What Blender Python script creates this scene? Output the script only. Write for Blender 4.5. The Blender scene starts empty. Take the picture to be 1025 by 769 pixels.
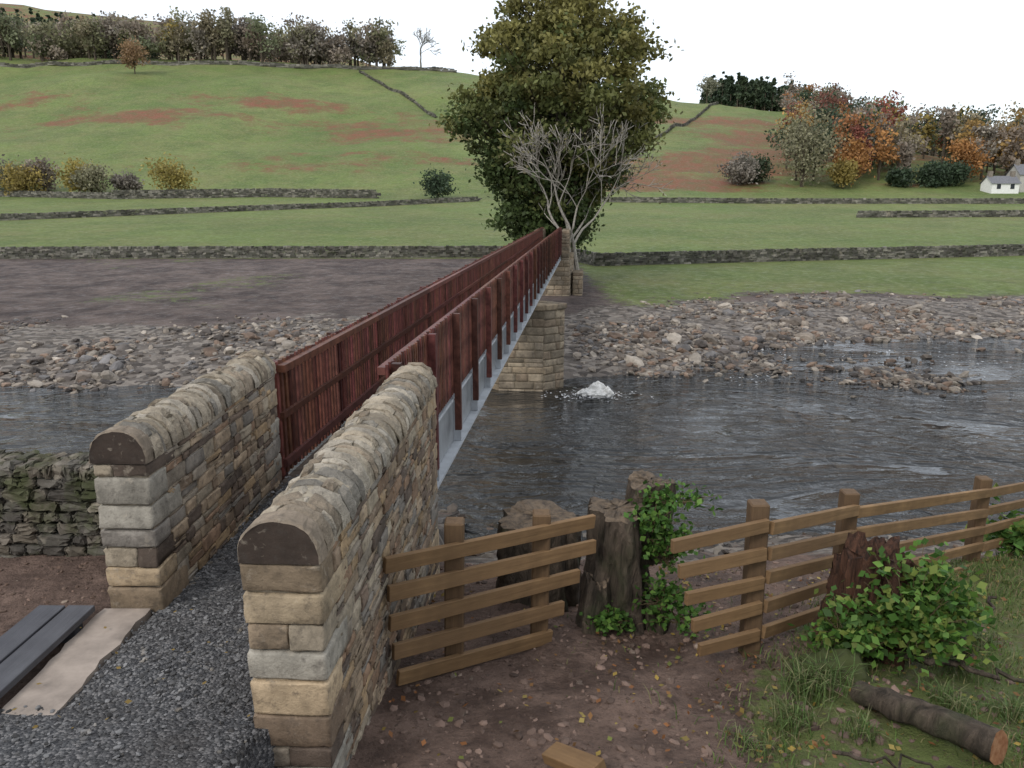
import bpy, bmesh, math, random
import numpy as np
from mathutils import Vector, Matrix
rng=np.random.default_rng(7)
R=math.radians
# ------------------------------------------------------------------ helpers
class Batch:
    def __init__(s): s.V=[];s.F=[];s.C=[];s.M=[];s.n=0
    def add(s,v,f,c=(1,1,1),m=0):
        v=np.asarray(v,float).reshape(-1,3); f=np.asarray(f,int)
        s.V.append(v); s.F.append(f+s.n); s.n+=len(v)
        c=np.asarray(c,float)
        if c.ndim==1: c=np.repeat(c[None,:],len(v),0)
        s.C.append(c); s.M.append(np.full(len(f),m))
    def build(s,name,mats,smooth=False,parent=None):
        me=bpy.data.meshes.new(name)
        V=np.concatenate(s.V); C=np.concatenate(s.C)
        me.vertices.add(len(V)); me.vertices.foreach_set('co',V.astype(np.float32).ravel())
        li=np.concatenate([f.ravel() for f in s.F]); tot=np.concatenate([np.full(len(f),f.shape[1]) for f in s.F])
        me.loops.add(len(li)); me.loops.foreach_set('vertex_index',li.astype(np.int32))
        me.polygons.add(len(tot)); st=np.concatenate([[0],np.cumsum(tot)[:-1]])
        me.polygons.foreach_set('loop_start',st.astype(np.int32)); me.polygons.foreach_set('loop_total',tot.astype(np.int32))
        me.polygons.foreach_set('material_index',np.concatenate(s.M).astype(np.int32))
        me.polygons.foreach_set('use_smooth',np.full(len(tot),bool(smooth)))
        a=me.color_attributes.new('Col','FLOAT_COLOR','POINT')
        C4=C if C.shape[1]==4 else np.concatenate([C,np.ones((len(C),1))],1)
        a.data.foreach_set('color',C4.astype(np.float32).ravel())
        me.update(calc_edges=True); me.validate()
        for m in (mats if isinstance(mats,(list,tuple)) else [mats]): me.materials.append(m)
        o=bpy.data.objects.new(name,me); bpy.context.scene.collection.objects.link(o)
        if parent: o.parent=parent
        return o
def empty(name):
    o=bpy.data.objects.new(name,None); bpy.context.scene.collection.objects.link(o); return o
def hash2(ix,iy,s):
    h=np.sin(ix*127.1+iy*311.7+s*74.7)*43758.5453
    return h-np.floor(h)
def vnoise(x,y,s=0):
    ix=np.floor(x);iy=np.floor(y);fx=x-ix;fy=y-iy
    fx=fx*fx*(3-2*fx);fy=fy*fy*(3-2*fy)
    return (hash2(ix,iy,s)*(1-fx)+hash2(ix+1,iy,s)*fx)*(1-fy)+(hash2(ix,iy+1,s)*(1-fx)+hash2(ix+1,iy+1,s)*fx)*fy
def fbm(x,y,sc,o=4,s=0):
    v=0;a=.5;t=0
    for i in range(o):
        v=v+a*vnoise(x/sc,y/sc,s+i);t+=a;a*=.5;sc*=.5
    return v/t-.5
def sst(a,b,x):
    t=np.clip((x-a)/(b-a),0,1);return t*t*(3-2*t)
# ------------------------------------------------------------------ nodes
class NT:
    def __init__(s,name):
        s.m=bpy.data.materials.new(name); s.m.use_nodes=True; s.t=s.m.node_tree; s.t.nodes.clear()
        s.out=s.t.nodes.new('ShaderNodeOutputMaterial'); s.b=s.t.nodes.new('ShaderNodeBsdfPrincipled')
        s.t.links.new(s.b.outputs[0],s.out.inputs[0]); s.tc=s.t.nodes.new('ShaderNodeTexCoord').outputs['Object']
        s.b.inputs['Specular IOR Level'].default_value=.25
    def L(s,a,b):
        if isinstance(a,bpy.types.NodeSocket): s.t.links.new(a,b)
        else: b.default_value=a
    def mapping(s,sc):
        n=s.t.nodes.new('ShaderNodeMapping'); s.L(s.tc,n.inputs['Vector']); n.inputs['Scale'].default_value=sc; return n.outputs[0]
    def noise(s,sc,d=4,r=.55,vec=None,dist=0):
        n=s.t.nodes.new('ShaderNodeTexNoise'); s.L(vec or s.tc,n.inputs['Vector']); n.inputs['Scale'].default_value=sc
        n.inputs['Detail'].default_value=d;n.inputs['Roughness'].default_value=r;n.inputs['Distortion'].default_value=dist; return n.outputs[0]
    def vor(s,sc,vec=None,feat='F1',out='Distance'):
        n=s.t.nodes.new('ShaderNodeTexVoronoi'); n.feature=feat; s.L(vec or s.tc,n.inputs['Vector']); n.inputs['Scale'].default_value=sc; return n.outputs[out]
    def ramp(s,f,st):
        n=s.t.nodes.new('ShaderNodeValToRGB'); s.L(f,n.inputs[0]); e=n.color_ramp.elements
        while len(e)<len(st): e.new(.5)
        for i,(p,c) in enumerate(st):
            e[i].position=p; e[i].color=(c,c,c,1) if not hasattr(c,'__len__') else (*c,1)
        return n.outputs[0]
    def mix(s,f,a,b,mode='MIX'):
        n=s.t.nodes.new('ShaderNodeMix'); n.data_type='RGBA'; n.blend_type=mode
        s.L(f,n.inputs[0])
        for v,i in ((a,6),(b,7)):
            if not isinstance(v,bpy.types.NodeSocket) and len(v)==3: v=(*v,1)
            s.L(v,n.inputs[i])
        return n.outputs[2]
    def math(s,op,a,b=0.,c=0.):
        n=s.t.nodes.new('ShaderNodeMath'); n.operation=op; s.L(a,n.inputs[0]); s.L(b,n.inputs[1]); s.L(c,n.inputs[2]); return n.outputs[0]
    def attr(s,name='Col'):
        n=s.t.nodes.new('ShaderNodeAttribute'); n.attribute_name=name; return n
    def bump(s,h,st=.5,d=.02):
        n=s.t.nodes.new('ShaderNodeBump'); s.L(h,n.inputs['Height']); n.inputs['Strength'].default_value=st; n.inputs['Distance'].default_value=d
        s.L(n.outputs[0],s.b.inputs['Normal']); return n
    def color(s,c): s.L(c,s.b.inputs['Base Color'])
    def rough(s,r): s.L(r,s.b.inputs['Roughness'])
def m_stone(name,sc=12,moss=0,bd=.012,bs=.7,blotch=.6):
    n=NT(name); c=n.attr().outputs['Color']
    k=n.ramp(n.noise(sc*.35,6,.65),[(.3,.5),(.7,1.3)])
    c=n.mix(1,c,k,'MULTIPLY')
    c=n.mix(n.ramp(n.noise(sc*1.7,5,.7),[(.5,0),(.72,blotch)]),c,(.06,.05,.042))
    c=n.mix(n.ramp(n.noise(sc*1.1,4,.6,dist=.5),[(.6,0),(.75,.5)]),c,(.43,.37,.29))
    if moss: c=n.mix(n.ramp(n.noise(3,5,.6),[(.45,0),(.62,moss)]),c,(.045,.055,.017))
    n.color(c); n.rough(.9)
    h=n.math('ADD',n.noise(sc,6,.7),n.math('MULTIPLY',n.noise(sc*6,4,.6),.4)); n.bump(h,bs,bd); return n.m
def m_attr(name,rough=.8,sc=20,bd=.004,var=.35):
    n=NT(name); c=n.attr().outputs['Color']
    c=n.mix(1,c,n.ramp(n.noise(sc,5,.6),[(.3,1-var),(.7,1+var)]),'MULTIPLY'); n.color(c); n.rough(rough); n.bump(n.noise(sc*2,5,.6),.6,bd); return n.m
def m_leaf(name,tr=.3):
    n=NT(name); c=n.attr().outputs['Color']; n.color(c); n.rough(.6)
    t=n.t.nodes.new('ShaderNodeBsdfTranslucent'); n.L(c,t.inputs[0]); x=n.t.nodes.new('ShaderNodeMixShader'); x.inputs[0].default_value=tr
    n.t.links.new(n.b.outputs[0],x.inputs[1]); n.t.links.new(t.outputs[0],x.inputs[2]); n.t.links.new(x.outputs[0],n.out.inputs[0]); return n.m
def m_wood(name,c1,c2,rough=.75,gs=1):
    n=NT(name); v=n.mapping((1.2,22*gs,22*gs)); g=n.noise(1.6,7,.65,v,dist=.6)
    oi=n.t.nodes.new('ShaderNodeObjectInfo').outputs['Random']
    c=n.mix(n.ramp(g,[(.3,0),(.7,1)]),c1,c2)
    c=n.mix(n.ramp(n.noise(1.7,5,.65),[(.38,.65),(.62,0)]),c,(c1[0]*.36,c1[1]*.35,c1[2]*.36))
    c=n.mix(n.math('MULTIPLY',oi,.5),c,(c1[0]*.42,c1[1]*.42,c1[2]*.48))
    n.color(c);n.rough(rough);n.bump(g,.6,.008);return n.m
def m_bark(name,c1=(.13,.10,.075),c2=(.03,.024,.018),sc=5):
    n=NT(name); v=n.mapping((1,1,.3)); g=n.noise(sc*2,7,.7,v,dist=.8)
    c=n.mix(n.ramp(g,[(.35,0),(.65,1)]),c2,c1)
    c=n.mix(n.ramp(n.noise(2.5,4),[(.5,0),(.65,.5)]),c,(.05,.06,.028))
    n.color(c);n.rough(.95);n.bump(g,1,.07);return n.m
M={}
M['parapet']=m_stone('buff_masonry',11,0,.012,.9,.65)
M['mortar']=m_attr('lime_mortar',.95,25,.006)
M['cope']=m_stone('coping_stone',13,0,.035,1,.5)
M['copedark']=m_stone('dark_gritstone',14,0,.008,.6,.6)
M['dry']=m_stone('drystone',6,.8,.02,.8)
M['dryfar']=m_stone('field_drystone',.9,.3,.05,.5)
M['rock']=m_stone('river_stone',4,0,.02,.6,.4)
M['pier']=m_stone('pier_masonry',5,0,.02,.5)
M['leaf']=m_leaf('leaves')
M['grassb']=m_leaf('grass_blades',.25)
M['bark']=m_bark('bark')
M['paleb']=m_attr('pale_bark',.9,6,.01)
M['fence']=m_wood('new_timber',(.31,.19,.09),(.18,.105,.05))
M['post']=m_wood('weathered_post_timber',(.20,.125,.065),(.10,.062,.035))
M['redwood']=m_attr('red_hardwood',.5,9,.004,.45)
M['steel']=m_attr('galvanised_steel',.5,3,.001,.2)
M['greyboard']=m_wood('grey_composite_board',(.12,.12,.13),(.085,.085,.09),.6)
M['slab']=m_attr('concrete_slab',.9,5,.004,.3)
M['plaster']=m_attr('painted_render',.9,2,.01,.1)
M['slate']=m_attr('slate_roof',.8,3,.01,.25)
n=NT('cut_wood_end'); g=n.noise(14,6,.7); n.color(n.mix(n.ramp(g,[(.35,0),(.65,1)]),(.05,.04,.032),(.17,.125,.085))); n.rough(.9); n.bump(g,.8,.02); M['cut']=n.m
n=NT('torn_red_wood'); v=n.mapping((14,14,1.5)); g=n.noise(1.5,7,.7,v,.8); n.color(n.mix(n.ramp(g,[(.35,0),(.7,1)]),(.022,.014,.011),(.15,.07,.042))); n.rough(.9); n.bump(g,1,.06); M['torn']=n.m
# path gravel
n=NT('gravel_path'); vc=n.vor(55,out='Color'); s_=n.t.nodes.new('ShaderNodeSeparateColor'); n.L(vc,s_.inputs[0])
c=n.ramp(s_.outputs[0],[(.0,(.04,.04,.043)),(.6,(.09,.09,.092)),(1,(.22,.21,.205))]); c=n.mix(n.ramp(n.noise(1.6,4),[(.4,0),(.7,.6)]),c,(.05,.043,.038))
n.color(c); n.rough(.8); n.bump(n.math('SUBTRACT',1.,n.vor(55)),1,.02); M['gravel']=n.m
# terrain
n=NT('terrain'); at=n.attr(); sp=n.t.nodes.new('ShaderNodeSeparateColor'); n.L(at.outputs['Color'],sp.inputs[0])
big=n.noise(.9,6,.6); fine=n.noise(5,6,.65)
def msk(ch,w=.9):
    p=n.math('MULTIPLY_ADD',n.math('SUBTRACT',n.math('ADD',n.math('MULTIPLY',big,.5),n.math('MULTIPLY',fine,.5)),.5),w*2,ch)
    return n.ramp(p,[(.4,0),(.6,1)])
wet=n.noise(1.6,8,.72)
dirt=n.mix(n.ramp(wet,[(.38,0),(.62,1)]),(.08,.05,.038),(.235,.16,.125))
dirt=n.mix(n.ramp(n.noise(16,5,.7),[(.52,0),(.68,.75)]),dirt,(.06,.038,.03))
mud=n.mix(n.ramp(n.noise(.35,8,.75),[(.38,0),(.62,1)]),(.05,.037,.034),(.15,.115,.10))
vc=n.vor(3.2,out='Color'); s2=n.t.nodes.new('ShaderNodeSeparateColor'); n.L(vc,s2.inputs[0])
grv=n.ramp(s2.outputs[0],[(0,(.06,.05,.043)),(.5,(.14,.118,.10)),(1,(.27,.235,.20))])
gr1=n.mix(n.ramp(n.noise(.018,6,.6),[(.35,0),(.65,1)]),(.115,.165,.04),(.185,.22,.07))
gr1=n.mix(n.ramp(n.noise(.09,8,.75),[(.42,0),(.62,.7)]),gr1,(.19,.175,.075))
gr1=n.mix(n.ramp(n.noise(.05,9,.8),[(.46,0),(.62,.6)]),gr1,(.075,.11,.03))
gr1=n.mix(n.ramp(n.noise(.5,8,.75),[(.42,0),(.7,.65)]),gr1,(.065,.095,.026))
gr1=n.mix(n.ramp(n.noise(7,5,.7),[(.5,0),(.8,.7)]),gr1,(.05,.07,.018))
brk=n.mix(n.ramp(n.noise(.25,7,.75),[(.35,0),(.6,1)]),(.10,.09,.036),(.20,.07,.042))
c=n.mix(at.outputs['Alpha'],dirt,mud)
c=n.mix(msk(sp.outputs[1]),c,grv); c=n.mix(msk(sp.outputs[0]),c,gr1)
bk=n.math('MULTIPLY_ADD',n.math('SUBTRACT',n.noise(.05,10,.8,n.mapping((.8,1,1))),.5),3.2,sp.outputs[2])
c=n.mix(n.ramp(bk,[(.22,0),(.55,.92)]),c,brk)
n.color(c); n.rough(n.ramp(wet,[(.36,.5),(.55,.95)]))
h=n.math('ADD',n.noise(1.8,9,.75),n.math('MULTIPLY',n.noise(14,5,.7),.35)); n.bump(h,1,.16); M['terrain']=n.m
# water
n=NT('river_water'); n.color((.022,.021,.020,1)); n.rough(.04); n.b.inputs['IOR'].default_value=1.45; n.b.inputs['Specular IOR Level'].default_value=.5
n.b.inputs['Specular Tint'].default_value=(.88,.95,1,1)
w1=n.noise(1.4,4,.55,n.mapping((.8,1.2,1)),1.6); w2=n.noise(.13,4,.6,n.mapping((.7,1.4,1)),.8); w3=n.noise(.6,3,.5,n.mapping((.8,1.2,1)),1.)
amp=n.ramp(w2,[(.38,.12),(.6,1.)])
h=n.math('MULTIPLY',n.math('ADD',w1,n.math('MULTIPLY',w3,1.2)),amp); n.bump(h,1,.5); M['water']=n.m
# ------------------------------------------------------------------ terrain
def yfar(x): return np.interp(x,[-200,-60,-20,-3,3,8,12,20,45,200],[28,30,30.5,30.5,33,35.5,39.5,42,43,44])+fbm(x,x*0,3,3,5)*2.2
def H(x,y):
    x=np.asarray(x,float);y=np.asarray(y,float)
    nr=np.interp(y,[-40,-3,0,1.5,3,4,8.5,12,15.8,18,24],[6.5,6,5.7,5.2,4.35,4.08,3.15,1.5,0.02,-.7,-.9])
    nl=np.interp(y,[-40,-3,0,1.5,3,4,7,9,14,17,19.5],[6.5,6,5.7,5.2,4.6,4.44,4.38,3.4,1.4,0.4,-.7])
    sh=.3*sst(4.2,3.7,y); w=sst(-1.35-sh,-.95-sh,x); near=nl*(1-w)+nr*w
    near=near+fbm(x,y,1.6,4,3)*.16*sst(-2.6,-3.2,x)+(fbm(x,y,1.3,5,9)*.3+fbm(x,y,.35,3,19)*.13)*sst(-.8,.4,x)+fbm(x,y,6,3,2)*.5*sst(8,12,y)
    yf=yfar(x); d=y-yf
    far=np.interp(d,[-8,-2.5,0,7,20],[-.9,-.5,0,.75,1.05])
    far=far+np.interp(y,[55,81,133,170,200],[0,.75,3.3,5.3,7.95])
    far=far+fbm(x,y,5,4,4)*.5*sst(-3,3,d)*sst(75,60,y)
    HC=np.interp(x,[-700,-265,-120,-32,80,144,185,240,400,900],[95,80,76,73,60,52,36,18,14,30])
    HM=np.interp(x,[-1200,-525,-351,-218,-64,90,193,300,900],[190,205,188,162,130,104,80,40,40])
    t=np.clip((y-200)/220,0,1); far=np.where(y>200,9+(HC-9)*t**1.1,far)
    t2=np.clip((y-430)/420,0,1); far=np.where(y>420,HC+(HM-HC)*(t2*.6+.4*t2*t2),far)
    far=far-np.clip(y-850,0,1e5)*.05
    far=far+fbm(x,y,60,5,8)*12*sst(195,300,y)
    return np.where(y<22,near,far)
def Hs(x,y): return float(H(np.array([x]),np.array([y]))[0])
def axis(a,b,st,g,lo,hi):
    c=list(np.arange(a,b,st)); x=c[-1];s=st
    while x<hi: s*=g;x+=s;c.append(x)
    x=c[0];s=st;l=[]
    while x>lo: s*=g;x-=s;l.append(x)
    return np.array(l[::-1]+c)
xs=axis(-4,6.5,.08,1.045,-1500,1500)
ys=axis(2.8,9,.08,1.032,-40,1500)
X,Y=np.meshgrid(xs,ys); Z=H(X,Y)
def gmask(x,y):
    g=sst(.5,1.7,x-(y-3.7)*.55+fbm(x,y,1.0,4,6)*2.0)*sst(6.9,5.9,y-np.clip(x-2,0,9)*.75)
    return g
yf=yfar(X); d=Y-yf
g=np.where(Y<24,gmask(X,Y)*.66,0)
g=np.where(Y>24,sst(78,81,Y),g)
g=np.maximum(g,np.where(Y>24,sst(11,15,d+fbm(X,Y,7,3,3)*6)*sst(4,8,X)*np.interp(Y,[50,75],[.58,.9]),0))
g=np.maximum(g,np.where((Y>24),np.clip(fbm(X,Y,9,3,21)*3-.15,0,.42)*sst(9,13,d)*sst(-14,-20,X),0))
grv=np.where(Y>24,sst(-5,-1,d)*(1-sst(10,15,d+fbm(X,Y,6,3,31)*10)),np.where(Y>11,.6,0.1))
br=np.zeros_like(X)
for cx,cy,rx,ry,a in [(-141,300,50,17,.8),(-95,328,40,13,.75),(-35,290,34,18,.8),(-60,310,36,11,.6),(48,218,34,14,1.1),(62,240,44,20,.9),(85,262,44,22,.85),(20,300,50,26,.6),(110,300,60,60,.85),(-200,330,42,14,.55),(-70,235,50,10,.55),(-40,250,45,16,.45),(90,340,60,40,.65),(150,240,50,30,.6)]:
    br=np.maximum(br,a*np.exp(-((X-cx)/rx)**2-((Y-cy)/ry)**2))
br=np.where(Y>205,br-.14,-1.2)
br=np.where(Y>455,.42,br)
mudA=np.where(Y>24,1.,0.)
C=np.stack([g,grv,br,mudA],-1).reshape(-1,4)
nx,ny=len(xs),len(ys); idx=np.arange(nx*ny).reshape(ny,nx)
F=np.stack([idx[:-1,:-1],idx[:-1,1:],idx[1:,1:],idx[1:,:-1]],-1).reshape(-1,4)
b=Batch(); b.add(np.stack([X,Y,Z],-1).reshape(-1,3),F,C); b.build('ground',M['terrain'],True)
b=Batch(); b.add([(-500,11,0),(500,11,0),(500,50,0),(-500,50,0)],[[0,1,2,3]]); b.build('river_water',M['water'])
# ------------------------------------------------------------------ rounded blocks
def rbase(k):
    g=np.array({2:[-1,0,1],3:[-1,-.55,.55,1],5:[-1,-.86,-.35,.35,.86,1]}[k],float); n_=len(g); ids={};V=[];Fc=[]
    def vid(i,j,l):
        if (i,j,l) not in ids: ids[(i,j,l)]=len(V);V.append((g[i],g[j],g[l]))
        return ids[(i,j,l)]
    m=n_-1
    for a in range(m):
        for c in range(m):
            for s in (0,m):
                q=[(s,a,c),(s,a+1,c),(s,a+1,c+1),(s,a,c+1)]
                if s==0:q=q[::-1]
                Fc.append([vid(*t) for t in q])
                q=[(a,s,c),(a,s,c+1),(a+1,s,c+1),(a+1,s,c)]
                if s==0:q=q[::-1]
                Fc.append([vid(*t) for t in q])
                q=[(a,c,s),(a+1,c,s),(a+1,c+1,s),(a,c+1,s)]
                if s==0:q=q[::-1]
                Fc.append([vid(*t) for t in q])
    return np.array(V),np.array(Fc)
RB={k:rbase(k) for k in (2,3,5)}
CU=(np.array([(x,y,z) for z in(-1,1) for y in(-1,1) for x in(-1,1)],float),np.array([[0,2,3,1],[4,5,7,6],[0,1,5,4],[2,6,7,3],[0,4,6,2],[1,3,7,5]]))
def rblock(B,c,h,ax,r=.015,col=(1,1,1),jit=.004,m=0,k=5,tap=.06):
    p,f=RB[k]; h=np.array(h,float); r=min(r,h.min()*.8)
    P=p*h; q=np.clip(P,-(h-r),h-r); dd=P-q; L=np.linalg.norm(dd,axis=1,keepdims=True); L[L==0]=1
    v=q+dd/L*r
    v[:,0]*=1+rng.uniform(-tap,tap)*p[:,2]; v[:,2]*=1+rng.uniform(-tap,tap)*p[:,0]
    v+=rng.normal(0,jit,v.shape)
    a=np.array([ax[0],ax[1],0]);nn=np.array([ax[1],-ax[0],0]);
    w=v[:,:1]*a+v[:,1:2]*nn*1+v[:,2:]*np.array([0,0,1])
    B.add(w+np.array(c),f[:,::-1],np.array(col)*rng.uniform(.8,1.2),m)
def box(B,c,h,ax=(1,0),col=(1,1,1),m=0,jit=0):
    p,f=CU; v=p*np.array(h)
    if jit: v=v+rng.normal(0,jit,v.shape)
    a=np.array([ax[0],ax[1],0]);nn=np.array([-ax[1],ax[0],0])
    B.add(v[:,:1]*a+v[:,1:2]*nn+v[:,2:]*np.array([0,0,1])+np.array(c),f,col,m)
PAL=[(.35,.265,.18),(.29,.22,.15),(.24,.175,.12),(.36,.30,.22),(.215,.19,.16),(.34,.24,.14),(.12,.09,.07),(.29,.245,.19),(.185,.135,.1),(.26,.17,.11)]
QPAL=[(.34,.265,.175),(.28,.21,.14),(.29,.265,.22),(.37,.28,.18),(.24,.215,.185),(.20,.145,.10)]
def pick(p): return p[rng.integers(len(p))]
def mface(B,pA,pB,z0,z1,ch,bl,dep,prot,r=.012,pal=PAL,k=5,jit=.004,gap=.006,s0=0,s1=0):
    pA=np.array(pA,float);pB=np.array(pB,float); L=np.linalg.norm(pB-pA); a=(pB-pA)/L; nn=np.array([a[1],-a[0]])
    z=z0
    while z<z1-.02:
        hh=rng.uniform(*ch)
        if z1-(z+hh)<ch[0]*.7: hh=z1-z
        s=s0; e=L-s1
        while s<e-.01:
            ll=rng.uniform(*bl)
            if e-(s+ll)<bl[0]*.8: ll=e-s
            sub=1
            if hh>ch[0]*1.35 and rng.random()<.3: sub=2
            for i in range(sub):
                zh=hh/sub; pr=rng.uniform(*prot)
                c=pA+a*(s+ll/2)+nn*(pr-dep/2)
                rblock(B,(c[0],c[1],z+zh*(i+.5)),(ll/2-gap,dep/2,zh/2-gap),a,r,pick(pal),jit,k=k)
            s+=ll
        z+=hh
def coping(B,pA,pB,zs,rad,rh,lr,pal,m=0,na=19,ns=4):
    pA=np.array(pA,float);pB=np.array(pB,float); L=np.linalg.norm(pB-pA); a=(pB-pA)/L; nn=np.array([a[1],-a[0]])
    s=0
    while s<L-.01:
        ll=rng.uniform(*lr)
        if L-(s+ll)<lr[0]*.6: ll=L-s
        cuts=np.sort(np.concatenate([[0,math.pi],rng.uniform(.4,2.7,rng.integers(1,4))]))
        for u0,u1 in zip(cuts[:-1],cuts[1:]):
            if u1-u0<.12: continue
            n2=max(4,int((u1-u0)/math.pi*na)); T=np.linspace(u0+.02,u1-.02,n2); V=[]
            rr=rad*rng.uniform(.93,1.05);hh=rh*rng.uniform(.92,1.07); off=rng.uniform(-.02,.02); sk=rng.uniform(-.015,.015); l2=ll*rng.uniform(.85,1.15)
            for i,t in enumerate(np.linspace(0,1,ns)):
                for j,th in enumerate(T):
                    e_=.945 if (i in(0,ns-1) or j in (0,n2-1)) else 1
                    rj=e_*(1+rng.normal(0,.02))
                    p=pA+a*(s+off+l2*t+sk*math.cos(th)+rng.normal(0,.005))+nn*math.cos(th)*rr*rj
                    V.append((p[0],p[1],zs+max(-.01,math.sin(th)**.85*hh*rj)))
            V=np.array(V);col=np.array(pick(pal))*rng.uniform(.75,1.2)
            B.add(V,[[i*n2+j,(i+1)*n2+j,(i+1)*n2+j+1,i*n2+j+1] for i in range(ns-1) for j in range(n2-1)],col,m)
            cc=np.array([*(pA+a*(s+ll/2)),zs]); W=cc+(V-cc)*np.array([.97,.97,.8])
            per=[j for j in range(n2)]+[i*n2+n2-1 for i in range(1,ns)]+[(ns-1)*n2+j for j in range(n2-2,-1,-1)]+[i*n2 for i in range(ns-2,0,-1)]
            k=len(per); B.add(np.concatenate([V[per],W[per]]),[[q,(q+1)%k,k+(q+1)%k,k+q] for q in range(k)],col*.9,m)
        s+=ll
def parapet(name,pA,pB,z0,z1,th=.44):
    par=empty(name)
    pA=np.array(pA,float);pB=np.array(pB,float); L=np.linalg.norm(pB-pA); a=(pB-pA)/L; nn=np.array([a[1],-a[0]])
    bc=Batch(); c=(pA+pB)/2; box(bc,(c[0],c[1],(z0+z1)/2+.02),(L/2-.03,th/2-.014,(z1-z0)/2),a,(.28,.235,.175))
    T=np.linspace(0,math.pi,14);V=[]
    for s in (.1,L-.02):
        for th_ in T: p=pA+a*s+nn*math.cos(th_)*(th/2+.008); V.append((p[0],p[1],z1+math.sin(th_)**.85*.23))
    bc.add(V,[[j,14+j,15+j,j+1] for j in range(13)]+[],(.28,.24,.18)); bc.add(V[14:],[list(range(14))],(.27,.23,.17)); bc.build('mortar_core',M['mortar'],parent=par)
    bw=Batch()
    mface(bw,pA+nn*th/2,pB+nn*th/2,z0,z1,(.06,.135),(.1,.38),.14,(-.008,.009),r=.007,gap=.0065,jit=.0035,s0=.26,s1=.1)
    mface(bw,pB-nn*th/2,pA-nn*th/2,z0,z1,(.06,.135),(.1,.38),.14,(-.008,.009),r=.007,gap=.0065,jit=.0035,s0=.1,s1=.26)
    for (p,dr) in ((pA,1),(pB,-1)):
        z=z0;i=0
        while z<z1-.03:
            hh=rng.uniform(.13,.235)
            if z1-z-hh<.09: hh=z1-z
            lq=(.26,.45)[i%2]*rng.uniform(.9,1.15); i+=1
            if hh<.17 and rng.random()<.8:
                o=rng.uniform(-.08,.08)
                for (u0,u1) in ((-th/2,o),(o,th/2)):
                    c=p+a*dr*(lq/2)+nn*(u0+u1)/2; rblock(bw,(c[0],c[1],z+hh/2),(lq/2,(u1-u0)/2,hh/2-.006),a,.011,pick(PAL),.0035)
            else:
                c=p+a*dr*(lq/2-.006); rblock(bw,(c[0],c[1],z+hh/2),(lq/2,th/2+.006,hh/2-.006),a,.011,pick(QPAL),.0035)
            z+=hh
    bw.build('coursed_stones',M['parapet'],True,par)
    bb=Batch(); coping(bb,pA+a*.1,pB,z1,th/2+.03,.25,(.05,.13),[(.38,.32,.24),(.32,.265,.195),(.28,.225,.165),(.40,.35,.28),(.30,.27,.225)])
    bb.build('coping_stones',M['cope'],False,par)
    be=Batch(); na=24
    T=np.linspace(0,math.pi,na);V=[]
    for k_,(s,sc) in enumerate(((-.02,.94),(-.006,.985),(.11,.985))):
        for th_ in T:
            p=pA+a*s+nn*math.cos(th_)*(th/2+.018)*sc; V.append((p[0],p[1],z1+.003+math.sin(th_)**.75*.25*sc))
    V=np.array(V)+rng.normal(0,.0025,(len(V),3));Fq=[[i*na+j,(i+1)*na+j,(i+1)*na+j+1,i*na+j+1] for i in range(2) for j in range(na-1)]
    be.add(V,Fq,(.22,.175,.13)); be.add(V[:na],[list(range(na))[::-1]],(.05,.036,.028))
    be.build('end_coping',M['copedark'],False,par)
    return par
parapet('stone_parapet_wall',(-1.22,3.72),(-1.0,7.7),3.2,5.555,.42)
parapet('stone_parapet_wall',(-2.73,5.08),(-2.7,7.95),3.6,5.63,.38)
# ------------------------------------------------------------------ footbridge
fb=empty('footbridge'); C0=np.array([-1.93,8.0]);C1=np.array([2.72,54.]);L=np.linalg.norm(C1-C0);dv=(C1-C0)/L;rn=np.array([dv[1],-dv[0]])
def BP(s,o): return C0+dv*s+rn*o
def bb_(B,s0,s1,o,w,z0,z1,col):
    c=BP((s0+s1)/2,o); box(B,(c[0],c[1],(z0+z1)/2),((s1-s0)/2,w/2,(z1-z0)/2),dv,col)
RED=(.108,.037,.027)
def rc(): return np.array(RED)*rng.uniform(.5,1.4)*np.array([1,rng.uniform(.85,1.25),rng.uniform(.9,1.2)])
br=Batch()
for side in (-1,1):
    s=0
    while s<L:
        bb_(br,s,s+.055,side*.61,.028,4.45,5.73+rng.normal(0,.006),rc()); s+=.115
    s=0
    while s<L:
        e=min(s+3.8,L)
        bb_(br,s+.003,e-.003,side*.55,.085,5.62,5.70,rc()); bb_(br,s+.003,e-.003,side*.57,.045,4.55,4.64,rc())
        bb_(br,s+.003,e-.003,side*.57,.045,5.1,5.17,rc()); s=e
    s=.1
    while s<L:
        bb_(br,s,s+.1,side*.68,.1,3.85,5.72,rc()*.8); s+=1.9
br.build('timber_railings',M['redwood'],parent=fb)
st=Batch(); sc_=(.40,.42,.44)
for side in(-1,1):
    bb_(st,-.6,L+.4,side*.52,.025,3.56,4.33,(.26,.27,.28)); bb_(st,-.6,L+.4,side*.56,.24,3.50,3.545,sc_); bb_(st,-.6,L+.4,side*.52,.2,4.335,4.36,sc_)  # web coloured darker than the flanges, shade put into the steel colour
s=.5
while s<L: bb_(st,s,s+.02,0,1.0,3.6,4.3,sc_); bb_(st,s,s+.02,side*.60,.12,3.55,4.32,sc_); s+=1.9
st.build('steel_beams',M['steel'],parent=fb)
dk=Batch(); s=-.4
while s<L+.3: bb_(dk,s,s+.14,0,1.14,4.40,4.44,(.09,.07,.055)); s+=.15
dk.build('deck_boards',M['redwood'],parent=fb)
PP=[(.30,.235,.16),(.26,.2,.14),(.32,.26,.185),(.22,.18,.13),(.275,.225,.165)]
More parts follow.
